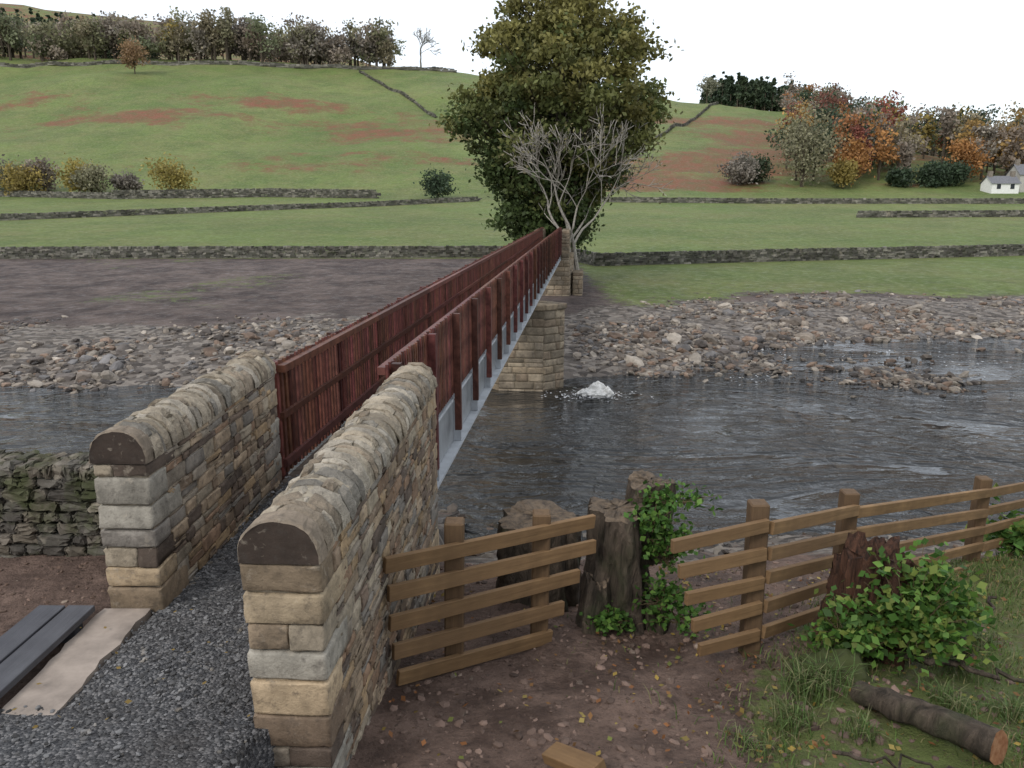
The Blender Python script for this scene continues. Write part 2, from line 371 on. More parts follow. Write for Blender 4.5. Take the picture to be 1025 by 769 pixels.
def prism(B,pts,z0,z1,col,inset=0):
    pts=np.array(pts,float);c=pts.mean(0);pts=c+(pts-c)*(1-inset);n_=len(pts)
    V=[(p[0],p[1],z0) for p in pts]+[(p[0],p[1],z1) for p in pts]
    B.add(V,[[i,(i+1)%n_,n_+(i+1)%n_,n_+i] for i in range(n_)],col)
    B.add(V,[list(range(n_,2*n_))],col)
def pierm(B,Bc,pts,z0,z1,ch=(.26,.36),bl=(.35,.8)):
    prism(Bc,pts,z0,z1-.01,(.2,.16,.11),.02)
    for i in range(len(pts)): mface(B,pts[i],pts[(i+1)%len(pts)],z0,z1,ch,bl,.25,(-.005,.01),.02,PP,k=3,jit=.003,gap=.008)
pr=empty('bridge_pier'); b1=Batch();b2=Batch(); s0=22.2
pts=[BP(s0,-.85),BP(s0,.95),BP(s0+.75,1.75),BP(s0+1.5,.95),BP(s0+1.5,-.85),BP(s0+.75,-1.65)]
pierm(b1,b2,pts,-.6,3.25)
c=np.mean(pts,0); pts2=[c+(np.array(p)-c)*1.05 for p in pts]; mface(b1,pts2[0],pts2[1],3.25,3.48,(.23,.23),(.6,.9),.9,(0,.01),.02,PP,k=3)
for i in range(1,6): mface(b1,pts2[i],pts2[(i+1)%6],3.25,3.48,(.23,.23),(.5,.9),.5,(0,.01),.02,PP,k=3)
b1.build('pier_blocks',M['pier'],True,pr); b2.build('pier_core',M['mortar'],parent=pr)
ab=empty('bridge_abutment'); b1=Batch();b2=Batch()
pierm(b1,b2,[BP(L-.3,-1.3),BP(L-.3,1.3),BP(L+1.8,1.5),BP(L+1.8,-1.5)],.2,3.48)
for o in(-.95,.95):
    pierm(b1,b2,[BP(L+.2,o-.28),BP(L+.2,o+.28),BP(L+4.5,o+.28),BP(L+4.5,o-.28)],3.4,5.5,(.2,.3))
pierm(b1,b2,[BP(L+1.8,-1.5),BP(L+1.8,1.5),BP(L+6,1.6),BP(L+6,-1.6)],.2,3.9)
pierm(b1,b2,[BP(L+.4,1.5),BP(L+.4,2.2),BP(L+4,2.2),BP(L+4,1.5)],.2,2.6)
b1.build('abutment_blocks',M['pier'],True,ab); b2.build('abutment_core',M['mortar'],parent=ab)
ab=empty('bridge_abutment'); b1=Batch();b2=Batch()
pierm(b1,b2,[BP(-1.3,-.95),BP(-.02,-.95),BP(-.02,.95),BP(-1.3,.95)][::-1],1.0,3.48,(.15,.25),(.2,.5))
pierm(b1,b2,[BP(-1.6,-.9),BP(-.62,-.9),BP(-.62,.9),BP(-1.6,.9)][::-1],3.48,4.36,(.15,.25),(.2,.5))
b1.build('abutment_blocks',M['parapet'],True,ab); b2.build('abutment_core',M['mortar'],parent=ab)
# ------------------------------------------------------------------ path
b=Batch(); pys=np.concatenate([np.linspace(-2,3.6,50),np.linspace(3.7,8.0,50)]); V=[];Fq=[];nxp=16
for i,y in enumerate(pys):
    xl=np.interp(y,[-2,3.5,3.85,3.95,8],[-3.6,-3.5,-3.3,-2.64,-2.42]); xr=np.interp(y,[-2,3.65,3.75,8],[-1.42,-1.44,-1.3,-1.15])
    for j in range(nxp):
        x=xl+(xr-xl)*min(j,nxp-2)/(nxp-2)
        zz=np.interp(y,[-2,0,1.5,3,4,7,8],[5.95,5.74,5.24,4.66,4.51,4.47,4.455])
        if y<3.2: zz=max(zz,Hs(x,y)+.02)
        if j==nxp-1: zz-=.5; x+=.02
        V.append((x,y,zz+float(fbm(np.array([x]),np.array([y]),.5,3,1)[0])*.04))
for i in range(len(pys)-1):
    for j in range(nxp-1): Fq.append([i*nxp+j,i*nxp+j+1,(i+1)*nxp+j+1,(i+1)*nxp+j])
b.add(V,Fq); PV=np.array(V).reshape(len(pys),nxp,3)[:,:nxp-1].reshape(-1,3)
b.build('gravel_path',M['gravel'],True)
def ico(k):
    bm=bmesh.new(); bmesh.ops.create_icosphere(bm,subdivisions=k,radius=1); V=np.array([v.co[:] for v in bm.verts]);Fc=np.array([[v.index for v in f.verts] for f in bm.faces]); bm.free(); return V,Fc
I1,I2=ico(1),ico(2)
def stones(B,P,S,col,base=I1,jit=.14,m=0,ang=.35):
    n_=len(P); v,f=base; k=len(v)
    th=rng.uniform(0,6.28,n_); ph=rng.normal(0,ang,n_)
    vv=v[None]*(1+rng.normal(0,jit,(n_,k,1))); vv=np.clip(vv,-.82,.82)
    asp=np.stack([np.ones(n_),rng.uniform(.5,.9,n_),rng.uniform(.3,.6,n_)],1); vv=vv*asp[:,None]*S[:,None,None]
    x,y,z=vv[...,0],vv[...,1],vv[...,2]
    c,s=np.cos(ph)[:,None],np.sin(ph)[:,None]; x,z=x*c-z*s,x*s+z*c
    c,s=np.cos(th)[:,None],np.sin(th)[:,None]; x,y=x*c-y*s,x*s+y*c
    V=np.stack([x,y,z],-1)+P[:,None]
    Fc=(f[None]+(np.arange(n_)*k)[:,None,None]).reshape(-1,3)
    B.add(V.reshape(-1,3),Fc,np.repeat(col,k,0),m)
b=Batch(); N=13000; i=rng.integers(0,len(PV),N); P=PV[i]+np.stack([rng.uniform(-.06,.06,N),rng.uniform(-.07,.07,N),np.full(N,.002)],1)
P=P[(P[:,1]>2.8)]; N=len(P); g_=rng.uniform(.05,.27,N)**1.15
stones(b,P,.005+.02*rng.random(N)**1.6,np.stack([g_,g_*.98,g_*.97],1)); b.build('path_gravel_stones',M['rock'])
b=Batch(); V=[]
for y in np.linspace(3.86,5.06,14):
    V+= [(-2.97+rng.normal(0,.006),y,4.53),(-2.63+rng.normal(0,.01),y,4.53)]
V=np.array(V);k=len(V);V2=V.copy();V2[:,2]=4.3; VV=np.concatenate([V,V2])
Fq=[[2*i,2*i+1,2*i+3,2*i+2] for i in range(13)]+[[2*i+1,2*i+1+k,2*i+3+k,2*i+3] for i in range(13)]+[[2*i,2*i+2,2*i+2+k,2*i+k] for i in range(13)]+[[0,k,k+1,1]]
b.add(VV,Fq,(.30,.25,.21)); b.build('path_edging_slab',M['slab'])
def beam(name,p0,p1,w,h,mat,parent=None,roll=0,bev=.004):
    p0=Vector(p0);p1=Vector(p1);d_=p1-p0;l=d_.length
    bm=bmesh.new(); bmesh.ops.create_cube(bm,size=1)
    for v in bm.verts: v.co=Vector((v.co.x*l,v.co.y*w,v.co.z*h))
    bmesh.ops.bevel(bm,geom=bm.edges[:],offset=bev,segments=1,affect='EDGES')
    me=bpy.data.meshes.new(name);bm.to_mesh(me);bm.free();me.materials.append(mat)
    o=bpy.data.objects.new(name,me);bpy.context.scene.collection.objects.link(o)
    xx=d_.normalized(); up=Vector((0,0,1)) if abs(xx.z)<.9 else Vector((0,1,0)); yy=up.cross(xx).normalized();zz=xx.cross(yy)
    mt=Matrix((xx,yy,zz)).transposed().to_4x4()@Matrix.Rotation(roll,4,'X'); mt.translation=(p0+p1)/2; o.matrix_world=mt
    if parent: o.parent=parent
    return o
bw_=empty('timber_boardwalk')
for i,x in enumerate((-3.10,-3.31)): beam('board_%d'%(i+1),(x,3.3,4.60),(x+.03,4.98,4.58),.19,.045,M['greyboard'],bw_)
for i,y in enumerate((3.5,4.8)): beam('bearer_%d'%(i+1),(-3.42,y,4.5),(-3.0,y,4.5),.1,.12,M['greyboard'],bw_)
# ------------------------------------------------------------------ fences
def post(name,x,y,z0,z1,ang,par,w=.11):
    return beam(name,(x,y,z0),(x+rng.normal(0,.015),y+rng.normal(0,.015),z1),w,w,M['post'],par,bev=.012)
f1=empty('wooden_fence')
pd=np.array([.70,.5]);pd/=np.linalg.norm(pd); pn=np.array([pd[1],-pd[0]])
for i,(x,y) in enumerate(((-.47,5.52),(.23,6.02))): post('post_%d'%(i+1),x,y,3.4,(5.02,4.88)[i],0,f1,.15)
base=np.array([-.47,5.52])
for i,(a0,a1,za,zb) in enumerate([(-.62,1.38,4.86,4.70),(-.6,1.40,4.63,4.46),(-.6,1.22,4.39,4.23),(-.58,1.05,4.15,3.98),(-.55,.92,3.92,3.75)]):
    p0=base+pd*a0+pn*.1;p1=base+pd*a1+pn*.1
    beam('rail_%d'%(i+1),(p0[0],p0[1],za),(p1[0],p1[1],zb),.045,.12,M['fence'],f1,roll=rng.normal(0,.06))
f2=empty('wooden_fence')
fp=[(1.97,5.7,3.5,5.10),(3.16,6.8,3.3,4.77),(5.63,8.7,2.8,4.2),(7.6,10.1,2.3,3.87),(9.6,11.5,2.,3.47)]
for i,(x,y,a0,a1) in enumerate(fp): post('post_%d'%(i+1),x,y,a0,a1,0,f2,.145)
for k in range(5):
    pts=[(x,y,a1-.17-.235*k) for (x,y,a0,a1) in fp]
    pts=[(1.14+.07*k,5.38+.03*k,pts[0][2]-.02)]+pts
    for i in range(len(pts)-1):
        a=np.array(pts[i]);c=np.array(pts[i+1]);d_=c[:2]-a[:2];d_/=np.linalg.norm(d_);o=np.array([d_[1],-d_[0]])*.1
        oa=o if i else np.array([.05,-.085])
        beam('rail_%d_%d'%(i+1,k+1),(a[0]+oa[0],a[1]+oa[1],a[2]+rng.normal(0,.01)),(c[0]+o[0]-d_[0]*.004,c[1]+o[1],c[2]+rng.normal(0,.01)),.045,.105,M['fence'],f2,roll=rng.normal(0,.06))
# ------------------------------------------------------------------ drystone walls
DP=[(.12,.108,.09),(.18,.155,.125),(.085,.075,.063),(.22,.19,.15),(.14,.118,.09)]
def drystone(name,pts,h,th,bl,ch,mat,rounded=False,zoff=0,base=None,pal=DP):
    B=Batch(); pts=[np.array(p,float) for p in pts]
    for pa,pb in zip(pts[:-1],pts[1:]):
        Ls=np.linalg.norm(pb-pa);a=(pb-pa)/Ls;nn=np.array([-a[1],a[0]])
        nc=int(round(h/ch))
        for i in range(nc+1):
            s=rng.uniform(-bl,0); top=(i==nc)
            while s<Ls:
                ll=bl*rng.uniform(.5,1.5)*(.55 if top else 1); c=pa+a*(s+ll/2)
                z=Hs(c[0],c[1])-ch*.2 if base is None else base
                hh=ch*rng.uniform(.85,1.1)*(rng.uniform(.8,1.5) if top else 1); w=th*(1-.25*i/nc)*rng.uniform(.92,1.08)
                if rounded:
                    for sd in (-1,1):
                        cc=c+nn*sd*w*.27
                        rblock(B,(cc[0],cc[1],z+(i+.5)*ch),(ll/2*.97,w*.26,hh/2*.95),a,.035,pick(pal),.01,k=5,tap=.15)
                else:
                    box(B,(c[0],c[1],z+(i+.5)*ch+zoff),(ll/2,w/2,hh/2),a,np.array(pick(pal))*rng.uniform(.7,1.3),jit=ch*.12)
                s+=ll
    return B.build(name,mat,False)
drystone('drystone_wall',[(-9,6.7),(-2.95,6.35)],.78,.5,.2,.1,M['dry'],True,base=4.3)
FP=[(.10,.096,.08),(.15,.142,.12),(.08,.075,.064),(.2,.185,.155)]
drystone('drystone_wall',[(-75,79),(-30,80.5),(-2,81),(3,79)],1.05,.6,.5,.2,M['dryfar'],pal=FP)
drystone('drystone_wall',[(6.5,77),(8,73),(30,78),(60,84),(90,90)],1.05,.6,.5,.2,M['dryfar'],pal=FP)
drystone('drystone_wall',[(-110,126),(-85,134),(-45,163),(-8,184)],.95,.6,.8,.28,M['dryfar'],pal=FP)
drystone('drystone_wall',[(-95,190),(-60,196),(-33,192)],1.7,.8,.9,.35,M['dryfar'],pal=FP)
drystone('drystone_wall',[(-140,200),(-95,190)],1.1,.6,.9,.3,M['dryfar'],pal=FP)
drystone('drystone_wall',[(20,182),(60,178),(125,178)],1.0,.6,.9,.3,M['dryfar'],pal=FP)
drystone('drystone_wall',[(62,140),(95,142),(130,150)],.9,.6,.9,.3,M['dryfar'],pal=FP)
drystone('drystone_wall',[(-300,398),(-190,405),(-90,410),(-30,415)],1.3,.8,3,.6,M['dryfar'],pal=FP)
drystone('drystone_wall',[(-75,405),(-62,380),(-45,350),(-30,318)],.9,.6,2.,.4,M['dryfar'],pal=FP)
drystone('drystone_wall',[(52,290),(74,340),(105,415)],.9,.6,2.,.4,M['dryfar'],pal=FP)
# ------------------------------------------------------------------ river rocks
b=Batch()
def rockcol(n_):
    p=np.array([(.25,.21,.17),(.18,.15,.125),(.11,.095,.085),(.34,.295,.245),(.22,.155,.115),(.165,.155,.15)])
    return p[rng.integers(0,len(p),n_)]*rng.uniform(.65,1.3,(n_,1))
def scat(n_,x0,x1,d0,d1,s0,s1,pw=2.5,base=I1,dens=None):
    x=rng.uniform(x0,x1,n_);dd=rng.uniform(d0,d1,n_); y=yfar(x)+dd
    if dens is not None:
        k=dens(x,y,dd)>rng.random(n_); x=x[k];y=y[k]
    n2=len(x); s=s0+(s1-s0)*rng.random(n2)**pw; z=H(x,y)+s*.1
    stones(b,np.stack([x,y,z],1),s,rockcol(n2),base)
dens=lambda x,y,dd: np.clip(.45+fbm(x,y,4,3,12)*2.8,0.04,1)*np.clip(1.3-dd/11.5,0.02,1)
scat(11000,-32,-1,-.6,14,.05,.3,2.8,I1,dens)
scat(18000,3,46,-.8,15,.06,.32,2.8,I1,dens)
scat(520,-32,-1,0,9,.25,.5,2,I2,dens); scat(620,3,45,-1,11,.28,.62,2,I2,dens)
n_=1500; t=rng.random(n_); x=9+9*t+rng.normal(0,.9,n_); y=36.5-5.0*t+rng.normal(0,1.1,n_); k=fbm(x,y,2.2,3,2)>-.06; x=x[k];y=y[k]
s=.07+.28*rng.random(len(x))**3; stones(b,np.stack([x,y,np.full(len(x),.0)+s*.12],1),s,rockcol(len(x))*.7)
n_=700; x=rng.uniform(12,36,n_); y=rng.uniform(33,43,n_);k=fbm(x,y,3,3,5)>.04; x=x[k];y=y[k]; s=.08+.3*rng.random(len(x))**2.5
stones(b,np.stack([x,y,s*.1],1),s,rockcol(len(x))*.7)
n_=260; x=rng.normal(6.3,.9,n_); y=33.6+rng.normal(0,.5,n_); s=.07+.25*rng.random(n_)**2.5; stones(b,np.stack([x,y,s*.1],1),s,rockcol(n_)*.8)
n_=500; x=rng.uniform(-9,14,n_);y=rng.uniform(13,17,n_); s=.05+.2*rng.random(n_)**3; stones(b,np.stack([x,y,np.maximum(H(x,y),-.05)+s*.1],1),s,rockcol(n_)*.55)
b.build('river_stones',M['rock'])
b=Batch(); v,f=ico(3)
for (dx,dy,sx,sy,sz) in ((0,0,.62,.3,.42),(-.45,-.1,.34,.22,.2),(.35,-.15,.3,.2,.26),(.02,-.3,.4,.2,.14)):
    vv=v.copy(); vv*= (1+fbm(vv[:,0]*2+dx*9,vv[:,1]*2+vv[:,2]*3,.9,3,3)[:,None]*.9); vv[:,0]*=1-.55*np.clip(vv[:,2:3][:,0],0,1)
    b.add(vv*np.array([sx,sy,sz])+np.array([3.35+dx,29.4+dy,.1]),f,(.62,.61,.58))
b.build('pale_boulder',M['slab'])
# ------------------------------------------------------------------ vegetation
def leaves(B,P,S,C,m=0,asp=.6,flat=0):
    n_=len(P); t=rng.normal(size=(n_,3)); t[:,2]*=1-flat; t/=np.linalg.norm(t,axis=1,keepdims=True)
    u=rng.normal(size=(n_,3)); u[:,2]*=1-flat; u-=t*(u*t).sum(1,keepdims=True); u/=np.linalg.norm(u,axis=1,keepdims=True)
    S=np.asarray(S)[:,None] if np.ndim(S) else S
    V=np.stack([P-t*S,P+u*S*asp-t*S*.1,P+t*S,P-u*S*asp-t*S*.1],1).reshape(-1,3)
    B.add(V,np.arange(n_*4).reshape(-1,4),np.repeat(C,4,0),m)
def tube(B,pts,rad,sides=6,col=(1,1,1),m=1):
    pts=np.array(pts,float);V=[]
    for i,p in enumerate(pts):
        d_=pts[min(i+1,len(pts)-1)]-pts[max(i-1,0)]; d_/=np.linalg.norm(d_)+1e-9
        a=np.cross(d_,(0,0,1) if abs(d_[2])<.9 else (1,0,0)); a/=np.linalg.norm(a); c=np.cross(d_,a)
        for j in range(sides):
            th=6.2832*j/sides; V.append(p+(a*math.cos(th)+c*math.sin(th))*rad[i])
    Fq=[[i*sides+j,i*sides+(j+1)%sides,(i+1)*sides+(j+1)%sides,(i+1)*sides+j] for i in range(len(pts)-1) for j in range(sides)]
    B.add(V,Fq,col,m)
def bez(a,c,e,n_=5):
    t=np.linspace(0,1,n_)[:,None]; return (1-t)**2*a+2*t*(1-t)*c+t*t*e
b=Batch(); n_=260; x=3.2+rng.normal(0,.9,n_); y=29.2+rng.normal(0,.35,n_)
leaves(b,np.stack([x,y,np.full(n_,.03)],1),rng.uniform(.02,.07,n_),np.tile([[.6,.6,.6]],(n_,1)),0,.6,.95)
n_=900; x=rng.uniform(9,34,n_); y=rng.uniform(31,41.5,n_); k=fbm(x,y,2.5,3,41)>.1; x=x[k];y=y[k]; leaves(b,np.stack([x,y,np.full(len(x),.02)],1),rng.uniform(.03,.09,len(x)),np.tile([[.5,.52,.54]],(len(x),1)),0,.5,.96)
b.build('river_foam',M['slab'])
# main tree
B=Batch(); bx,by=3.7,62.; bz=Hs(bx,by)
pz=[4.2,6,8,10,12.5,15,18,20.5,22.8]; prr=[2.4,3.7,4.4,5.6,7.8,8.3,7.2,5.0,2.2]; pcx=[-.9,-1.1,-1.0,-.5,.1,.3,.1,-.2,-.4]
trunk=np.array([(bx,by,bz-.3),(bx+.05,by,bz+3),(bx-.1,by,8),(bx,by,12),(bx,by,17)]); tube(B,trunk,[.75,.6,.5,.35,.12],9,(1,1,1),1)
cl=[]
while len(cl)<440:
    z=rng.uniform(4.2,22.6); r=np.interp(z,pz,prr); th=rng.uniform(0,6.28); q=rng.random()**.36
    lump=1+.10*math.sin(th*3+z*.8)+.07*math.sin(th*5-z*1.7)
    if rng.random()>(r/8)**1.3+.15: continue
    cl.append(np.array([bx+np.interp(z,pz,pcx)+math.cos(th)*r*q*lump*.92,by+math.sin(th)*r*q*lump*.92,z]))
for ci,c in enumerate(cl):
    tz=max(bz+2.5,c[2]-rng.uniform(1.5,4.5)-.25*np.hypot(c[0]-bx,c[1]-by)); a=np.array([bx,by,tz]); md=(a+c)/2+np.array([0,0,rng.uniform(-.4,.8)])
    r0=np.interp(tz,[2,17],[.2,.06])
    if ci%2==0: tube(B,bez(a,md,c),np.linspace(r0,.03,5),4,(1,1,1),1)
    n_=int(rng.uniform(110,210)); rr=rng.uniform(.6,1.1)
    P=c+rng.normal(size=(n_,3))*rr*np.array([.7,.7,.4])
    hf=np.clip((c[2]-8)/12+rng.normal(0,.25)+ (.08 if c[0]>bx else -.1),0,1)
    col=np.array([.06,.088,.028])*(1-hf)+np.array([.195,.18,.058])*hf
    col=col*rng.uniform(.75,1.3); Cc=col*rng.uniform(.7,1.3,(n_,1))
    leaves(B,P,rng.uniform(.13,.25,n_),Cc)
B.build('sycamore_tree',[M['leaf'],M['bark']])
def bare(name,base,h,w,seed,r0,depth=6,lf=None,col=(.34,.31,.26),mat=None,rmin=.0,lean=(.03,0),fit=None,sgn=None):
    rs=np.random.default_rng(seed); B=Batch(); tips=[]; base=np.array(base,float)
    def grow(p,d_,l,r,dp):
        n_=4; pts=[p];rad=[max(r,rmin)]
        for i in range(n_):
            d_=d_+rs.normal(0,.11,3)+np.array([0,0,.035]); d_/=np.linalg.norm(d_); p=p+d_*l/n_; pts.append(p); rad.append(max(rmin,r*(1-.35*(i+1)/n_)))
        tube(B,pts,rad,7 if dp>4 else (4 if dp>2 else 3),np.array(col)*rs.uniform(.8,1.1),1)
        if dp==0: tips.append(p); return
        k=rs.integers(2,4) if dp>1 else 3
        for j in range(k):
            ang=rs.uniform(.35,.8) if j else rs.uniform(.1,.3)
            s=np.cross(d_,rs.normal(size=3)); s/=np.linalg.norm(s)*1.0
            nd=d_*math.cos(ang)+s*math.sin(ang)*np.array([w,w,1]); nd/=np.linalg.norm(nd)
            q=pts[-1] if j<2 else pts[rs.integers(2,4)]
            grow(q,nd,l*rs.uniform(.7,.88),rad[-1]*(.85 if j==0 else .62),dp-1)
    if sgn:
        for dx in sgn: grow(base,np.array([dx,rs.uniform(-.1,.1),1.])/math.hypot(dx,1),h*.24,r0*(.8 if dx else 1),depth)
    else: grow(base,np.array([lean[0],lean[1],1.]),h*.24,r0,depth)
    T=np.array(tips)
    if fit:   # scale the grown skeleton to the height / half width of the real tree
        lo,hi,zt=np.percentile(T[:,0],4),np.percentile(T[:,0],96),T[:,2].max()
        kx=(fit[1]-fit[0])/(hi-lo); ox=(fit[0]+fit[1])/2-(lo+hi)/2*kx; kz=(fit[2]-base[2])/(zt-base[2])
        def tr(V):
            V=V.copy(); z=(V[:,2]-base[2]); f=np.clip(z/(zt-base[2])*2.2,0,1); V[:,0]=V[:,0]*(1-f)+(V[:,0]*kx+ox)*f; V[:,2]=base[2]+z*kz; return V
        B.V=[tr(v) for v in B.V]; T=tr(T)
    if lf:
        n_=lf[0]; P=T[rs.integers(0,len(T),n_)]+rng.normal(0,lf[1],(n_,3)); leaves(B,P,rng.uniform(.08,.15,n_),np.array(lf[2])*rng.uniform(.6,1.3,(n_,1)))
    else: leaves(B,np.array([base]),.01,np.array([[.1,.1,.05]]))
    return B.build(name,[M['leaf'],mat or M['paleb']])
bare('ash_tree',(4.7,56.8,Hs(4.7,56.8)-.2),13.2,1.35,31,.27,6,(700,.3,(.2,.18,.09)),(.31,.285,.245),rmin=.024,fit=(.3,9.6,14.6),sgn=(-.16,.02,.14))
def gtree(B,x,y,h,r,cols,ncl=16,nl=60,ls=.4,tf=.2,conifer=False,z=None,tw=1,dn=1):
    z=Hs(x,y) if z is None else z
    tube(B,[(x,y,z-.5),(x,y,z+h*.75)],[h*.022*tw,h*.008*tw],5,(.8,.8,.8),1)
    c0=np.array(cols[rng.integers(len(cols))])
    for i in range(ncl):
        if conifer:
            t=rng.random()**.8; rr=r*(1-t)*rng.uniform(.3,1); th=rng.uniform(0,6.28); c=np.array([x+math.cos(th)*rr,y+math.sin(th)*rr,z+h*(.08+.9*t)]); sp_=r*.3*(1.15-t)
        else:
            v=rng.normal(size=3);v/=np.linalg.norm(v);v*=rng.random()**.4*rng.uniform(.8,1.1)
            c=np.array([x+v[0]*r*.8,y+v[1]*r*.8,z+h*tf+h*(1-tf)*(.5+.43*v[2])]); sp_=r*.24
            if i%3==0: tube(B,[(x,y,z+h*tf*.8+rng.random()*h*.2),c],[h*.01*tw,h*.002],3,(.8,.8,.8),1)
        P=c+rng.normal(size=(nl,3))*sp_*np.array([1,1,.75])
        leaves(B,P,ls*rng.uniform(.6,1.2,nl),c0*rng.uniform(.65,1.3)*rng.uniform(.75,1.25,(nl,1)))
mats=[M['leaf'],M['bark']]
OL=[(.2,.195,.11),(.24,.225,.14),(.17,.185,.105),(.25,.215,.14)];OR=[(.36,.18,.065),(.30,.14,.06),(.36,.23,.08)];RD=[(.24,.085,.06),(.20,.09,.065)];DG=[(.05,.075,.042),(.065,.09,.048)];BR=[(.24,.19,.145),(.26,.215,.17),(.21,.185,.155),(.28,.245,.2)];YE=[(.32,.26,.08),(.29,.225,.07)]  # leaf colours of distant trees, lightened to stand in for haze
def one(name,u,*a,**k):
    B=Batch(); gtree(B,*a,**k); B.build(name,mats)
for (x,y,h,r,c) in [(-85,198,9.5,6,YE),(-104,196,8.5,4.4,OL),(-109,200,8,5,YE),(-122,200,7.5,6,YE),(-128,205,7,4.5,OL),(-97,200,6,4,BR),(-134,205,8,6,BR),(-120,204,9.5,3.8,BR)]:
    one('hedge_bush',0,x,y,h,r,c,26,70,.42,.02)
one('holly_bush',0,-18,192,6.8,4,DG,26,80,.36,.02)
one('small_tree',0,-171,372,14,7,[(.28,.18,.1)],26,70,.55,.15)
one('small_tree',0,100,418,15,5.5,[(.2,.2,.14)],16,45,.6,.25)
bare('bare_tree',(-47,425,Hs(-47,425)),24,1.4,5,.6,5,(900,.9,(.24,.22,.16)),(.2,.19,.17),rmin=.12)
B=Batch()
for i in range(110):
    x=rng.uniform(-315,-62); gtree(B,x,rng.uniform(412,440),rng.uniform(9,27),rng.uniform(5.5,9.5),OL+OL+BR+YE[1:],13,38,.95,.1,tw=1.4)
for i in range(48):
    x=rng.uniform(-330,-120); gtree(B,x,rng.uniform(440,500),rng.uniform(18,27),rng.uniform(7,10),OL+BR+DG[:1],12,38,1.05,.2)
for i in range(70):
    x=rng.uniform(-345,-245); gtree(B,x,rng.uniform(520,570),rng.uniform(18,28),rng.uniform(4,6),DG,12,32,1.2,.1,conifer=True)
B.build('hilltop_woodland',mats)
B=Batch()
for i in range(210):
    x=rng.uniform(108,200); gtree(B,x,rng.uniform(428,470),rng.uniform(14,20),rng.uniform(3,4.5),DG,10,30,.95,.02,conifer=True)
B.build('conifer_plantation',mats)
B=Batch()
for i in range(260):
    y=rng.uniform(222,425); k=rng.uniform(.34,.70); x=k*y
    if k<.42 and y<330 and rng.random()<.5: continue
    gtree(B,x,y,rng.uniform(10,22),rng.uniform(3.6,6.8),OL+BR+BR+OR+DG+DG+DG+RD+YE[1:],12,38,.62,.1)
for i in range(80):
    y=rng.uniform(420,470);x=rng.uniform(165,320); gtree(B,x,y,rng.uniform(16,24),rng.uniform(5,8),BR+OL+DG+DG+RD[1:],12,36,.9,.15)
B.build('autumn_woodland',mats)
for (x,y,h,r,c,cf) in [(78,214,21,8.5,OL,0),(84,222,17,5,DG,0),(91,216,14,5.5,OR,0),(97,224,15,4,RD,0),(88,211,8,3.5,YE,0),(104,214,5,3.5,DG,0),(113,214,6,4.5,DG,0),(119,216,6.5,4.5,DG,0),(126,222,12,5,OR,0),(62,216,8,5,BR,0),(66,220,7,5,DG,0)]:
    one('autumn_tree',0,x,y,h,r,c,34,70,.45,.06,conifer=bool(cf))
def cottage(x,y,w,d,h,rh,col):
    p=empty('stone_cottage'); z=Hs(x,y)-.6; b=Batch(); box(b,(x,y,z+h/2),(w/2,d/2,h/2),(1,0),col)
    b.add([(x-w/2,y-d/2,z+h),(x-w/2,y+d/2,z+h),(x-w/2,y,z+h+rh),(x+w/2,y-d/2,z+h),(x+w/2,y+d/2,z+h),(x+w/2,y,z+h+rh)],[[0,2,1],[3,4,5]],col); b.build('walls',M['plaster'],parent=p)
    b=Batch(); e=.35
    b.add([(x-w/2-e,y-d/2-e,z+h-.1),(x+w/2+e,y-d/2-e,z+h-.1),(x+w/2+e,y,z+h+rh+.1),(x-w/2-e,y,z+h+rh+.1),(x+w/2+e,y+d/2+e,z+h-.1),(x-w/2-e,y+d/2+e,z+h-.1)],[[0,1,2,3],[3,2,4,5]],(.15,.15,.16))
    b.build('roof',M['slate'],parent=p)
    b=Batch(); n_=int(w//3)
    for i in range(n_):
        for zz in ((1.4,3.9) if h>4.5 else (1.4,)): box(b,(x-w/2+(i+.5)*w/n_,y-d/2-.02,z+.6+zz),(.5,.05,.6),(1,0),(.03,.035,.04))
    b.build('windows',M['slate'],parent=p)
    b=Batch(); box(b,(x-w/2+.6,y,z+h+rh+.3),(.5,.4,1),(1,0),(.2,.17,.14)); box(b,(x+w/2-.6,y,z+h+rh+.3),(.5,.4,1),(1,0),(.2,.17,.14)); b.build('chimneys',M['slate'],parent=p)
cottage(126.5,206,7,5,2.8,1.8,(.75,.74,.7)); cottage(137,209,11,6,4.6,2.6,(.42,.4,.36)); cottage(146,214,9,7,5,3,(.6,.58,.54))
